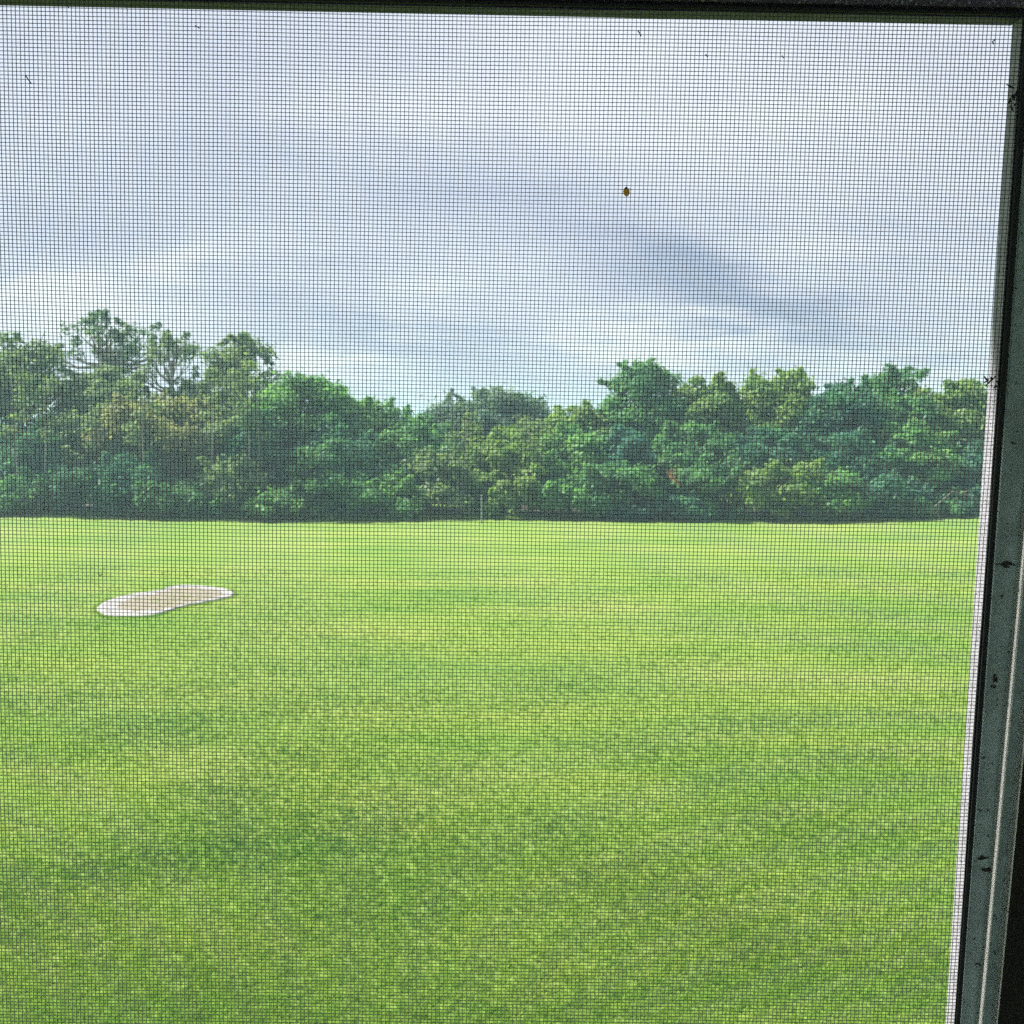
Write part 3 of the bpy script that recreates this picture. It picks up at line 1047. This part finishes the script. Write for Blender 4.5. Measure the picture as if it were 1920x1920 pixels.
PU, PV = .001555, .001400
wires(np.arange(U_LEFT, .012, PU), True)
wires(np.arange(V_BOT, .022, PV), False)
link('wire_mesh', mesh_np('wire_mesh', np.concatenate(vv), np.concatenate(ff)), M_WIRE, screen, kind='stuff')
# rubber spline pressing the mesh into its groove, right and top
mb = MB()
rings = []
for v_ in (V_BOT, V_TOP):
    a_, b_ = uj(v_) + .0004, uline((1906, 480), (1803, 1900), .003, v_) - .0001
    m_ = (a_ + b_) / 2
    rings.append([(a_, v_, .0006), (b_, v_, .0006), (b_, v_, .0013), (m_ + .0008, v_, .0021), (m_ - .0008, v_, .0021), (a_, v_, .0013)])
mb.poly_bar(*rings)
mb.build('spline', M_BLACK, screen)
mb = MB()
rings = []
for u_ in (U_LEFT, uj(0) + .0003):
    v_ = vh(u_)
    rings.append([(u_, v_ + .0004, .0006), (u_, v_ + .0004, .0014), (u_, v_ + .0012, .0020), (u_, v_ + .0022, .0014), (u_, v_ + .0022, .0006)])
mb.poly_bar(*rings)
mb.build('spline', M_BLACK, screen)


# ---- small things caught in the mesh
def on_screen(px, py, w):
    u_, v_ = loc(px, py, w)
    return WM @ Vector((u_, v_, w))


M_AMBER = material('amber_shell')
g = G(M_AMBER)
c = g.mix(g.noise(g.obj(), 900, 3), (.70, .46, .12), (.90, .66, .22))
g.out(g.n('ShaderNodeMixShader', {0: .6, 1: g.n('ShaderNodeBsdfDiffuse', {'Color': c}).outputs[0], 2: g.n('ShaderNodeBsdfTranslucent', {'Color': c}).outputs[0]}).outputs[0])
M_DKBROWN = simple('dark_brown_shell', (.035, .020, .006), .4, 0, .2, 900)
bug = thing('insect', 'tiny amber oval insect with a dark head clinging to the mesh', 'insect', matrix=WM @ Matrix.Translation((*loc(1174, 359, .0006), .0006)) @ Matrix.Rotation(R(8), 4, 'Z'))


def ellipsoid(mb, c, r, seg=12, rin=8):
    k = len(mb.v)
    for i in range(rin + 1):
        th = math.pi * i / rin
        for j in range(seg):
            ph = 2 * math.pi * j / seg
            mb.v.append((c[0] + r[0] * math.sin(th) * math.cos(ph), c[1] + r[1] * math.cos(th), c[2] + r[2] * math.sin(th) * math.sin(ph)))
    for i in range(rin):
        for j in range(seg):
            jj = (j + 1) % seg
            mb.f.append((k + i * seg + j, k + i * seg + jj, k + (i + 1) * seg + jj, k + (i + 1) * seg + j))


mb = MB()
ellipsoid(mb, (0, -.0003, .0007), (.00115, .00165, .0008))
mb.build('body', M_AMBER, bug, smooth=True)
mb = MB()
ellipsoid(mb, (.00005, .0010, .0012), (.00048, .00042, .0005))
mb.build('head', M_DKBROWN, bug, smooth=True)
for s in (-1, 1):
    for q in (-.0009, -.0001, .0007):
        mb = MB()
        mb.tube([(s * .0008, q, .0006), (s * .0014, q + .0001, .0008), (s * .0018, q - .0001, .0001)], [.00009, .00008, .00005], 4)
        mb.build('leg', M_DKBROWN, bug)

M_LINT = simple('dark_lint', (.03, .032, .035), .9, 0, .3, 900)
M_LINTP = simple('pale_lint', (.55, .60, .42), .9, 0, .2, 900)
FIB = [
    ('lint_fibre', 'dark slanted fibre caught in the mesh near the top left corner', [(48, 141), (53, 149), (59, 157)], .00022, M_LINT),
    ('lint_fibre', 'short dark fleck on the mesh a little below the head, left third', [(366, 48), (371, 51), (374, 53)], .00020, M_LINT),
    ('lint_fibre', 'dark hair hanging from the window head in the left part', [(237, 14), (239, 19), (238, 26)], .00016, M_LINT),
    ('lint_fibre', 'short dark hair at the window head, far left', [(126, 10), (130, 15)], .00018, M_LINT),
    ('lint_fibre', 'dark fleck on the mesh right of the middle, just below the head', [(1196, 58), (1200, 63), (1202, 68)], .00022, M_LINT),
    ('lint_fibre', 'dark fleck on the mesh below the head, above and right of the insect', [(1323, 102), (1327, 107)], .00024, M_LINT),
    ('lint_fibre', 'dark fleck on the mesh below the head, halfway from the insect to the corner', [(1466, 104), (1469, 109)], .00022, M_LINT),
    ('lint_fibre', 'hooked dark lint on the mesh in the top right corner', [(1865, 75), (1861, 78), (1863, 83)], .00026, M_LINT),
    ('lint_fibre', 'pale lint on the mesh over the lawn, above the sand bunker\'s left end', [(183, 1074), (188, 1080), (192, 1076)], .00024, M_LINTP),
    ('lint_fibre', 'tiny pale lint on the mesh over the lawn, above the bunker\'s right end', [(381, 1090), (384, 1086)], .00018, M_LINTP),
    ('lint_fibre', 'pale speck on the mesh in the straw-yellow tree at left', [(140, 758), (145, 762), (149, 758)], .00020, M_LINTP),
]
for nm, lab, pts, rad, mt in FIB:
    c0 = on_screen(*pts[0], .0007)
    o = thing(nm, lab, 'lint', c0, 'lint caught in the insect screen')
    mb = MB()
    mb.tube([on_screen(px, py, .0006) - c0 for px, py in pts], [rad] * len(pts), 5)
    mb.build('strand', mt, o)


def clump(label, px, py, w, nst, spread, mt, group):
    """a wad of short dirt strands stuck on the frame"""
    c0 = on_screen(px, py, w)
    mb = MB()
    flake = 'flake' in label
    for _ in range(nst):
        a_ = Vector((rng.normal(0, spread[0]), rng.normal(0, spread[1]), abs(rng.normal(0, .0004))))
        e = a_ + Vector((rng.normal(0, spread[0]), rng.normal(0, spread[1]), rng.normal(0, .0003)))
        if flake:
            k = len(mb.v)
            ellipsoid(mb, (0, 0, 0), (abs(rng.normal(.0006, .0003)) + .0002, abs(rng.normal(.0003, .00015)) + .0001, .00025), 7, 5)
            mb.v[k:] = [tuple(nU * (q[0] + a_.x) + nV * (q[1] + a_.y) + nN * q[2]) for q in mb.v[k:]]
            continue
        mb.tube([nU * a_.x + nV * a_.y + nN * a_.z, nU * (a_ * .5 + e * .5).x + nV * (a_ * .5 + e * .5).y + nN * .0004, nU * e.x + nV * e.y + nN * e.z],
                [.00026, .00034, .00014], 4)
    o = mb.build('dirt_clump', mt)
    o.location = c0
    o['label'] = label
    o['category'] = 'dirt'
    o['group'] = group


DG = 'dirt stuck on the window frame'
clump('ragged dark dirt clump on the right mesh edge, near the top corner', 1900, 182, .0012, 16, (.0009, .0016), M_LINT, DG)
clump('ragged dark dirt clump on the right mesh edge, level with the treetops', 1861, 716, .0012, 14, (.0012, .0010), M_LINT, DG)
clump('dark flake of dirt on the grey stile, level with the far lawn', 1887, 1057, .0036, 12, (.0014, .0004), M_LINT, DG)
clump('dark flake of dirt on the grey stile, upper of the pair low down', 1847, 1609, .0036, 9, (.0010, .0003), M_LINT, DG)
clump('dark flake of dirt on the grey stile, lower of the pair low down', 1850, 1632, .0036, 7, (.0006, .0003), M_LINT, DG)
clump('curled dark dirt on the grey stile, level with the middle lawn', 1866, 1275, .0036, 9, (.0005, .0018), M_LINT, DG)

# ------------------------------------------------------------------ the room around the camera and the outside of the house (window frame coordinates)
UO0, UO1, VO0, VO1 = U_LEFT - .03, .045, V_BOT - .03, V_TOP + .005


def slabs(name, boxes, mat):
    mb = MB()
    for b in boxes:
        mb.box(*b)
    o = mb.build(name, mat, kind='structure')
    o.matrix_world = WM
    return o


RU0, RU1, RV0, RV1, RW = -2.4, 1.3, -1.75, .85, 3.4
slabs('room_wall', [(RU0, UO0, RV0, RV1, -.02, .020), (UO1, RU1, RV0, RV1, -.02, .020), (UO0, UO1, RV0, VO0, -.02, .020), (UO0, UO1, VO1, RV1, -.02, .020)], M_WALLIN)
# the other walls are pale; the one behind the camera has a wide opening added to let daylight onto the frame
slabs('room_wall', [(RU0 - .1, RU0, RV0, RV1, -.02, RW), (RU1, RU1 + .1, RV0, RV1, -.02, RW),
                    (RU0, -1.6, RV0, RV1, RW, RW + .1), (.6, RU1, RV0, RV1, RW, RW + .1), (-1.6, .6, .45, RV1, RW, RW + .1)], M_PALEWALL)
slabs('bounce_deck', [(RU0 - .4, RU1 + .4, RV0 - .14, RV0 - .04, RW + .11, RW + 4.5)], M_BOUNCE)  # unseen pale deck, added to bounce sunlight through the rear opening
slabs('room_floor', [(RU0 - .1, RU1 + .1, RV0 - .1, RV0, -.02, RW + .1)], M_ROOMFLOOR)
slabs('room_ceiling', [(RU0 - .1, RU1 + .1, RV1, RV1 + .1, -.02, RW + .1)], M_ROOMCEIL)
slabs('outside_wall', [(RU0 - .4, UO0, -4.7, 1.0, -.057, -.021), (UO1, RU1 + .4, -4.7, 1.0, -.057, -.021), (UO0, UO1, -4.7, VO0, -.057, -.021), (UO0, UO1, VO1, 1.0, -.057, -.021)], M_STUCCO)
slabs('eaves', [(RU0 - .5, RU1 + .5, .93, 1.05, -.22, -.058)], M_STUCCO)

# ------------------------------------------------------------------ thin teal haze, added to lift dark foliage and stand in for glare
M_HAZE = material('haze_air')
g = G(M_HAZE)
pv = g.n('ShaderNodeVolumePrincipled', {'Color': (.56, .93, .95, 1), 'Density': .0016, 'Anisotropy': .2})
o_ = g.n('ShaderNodeOutputMaterial')
M_HAZE.node_tree.links.new(pv.outputs[0], o_.inputs['Volume'])
mb = MB()
mb.box(-1600, 1600, -1600, 1600, -1.5, 16)
mb.build('haze', M_HAZE, kind='stuff')
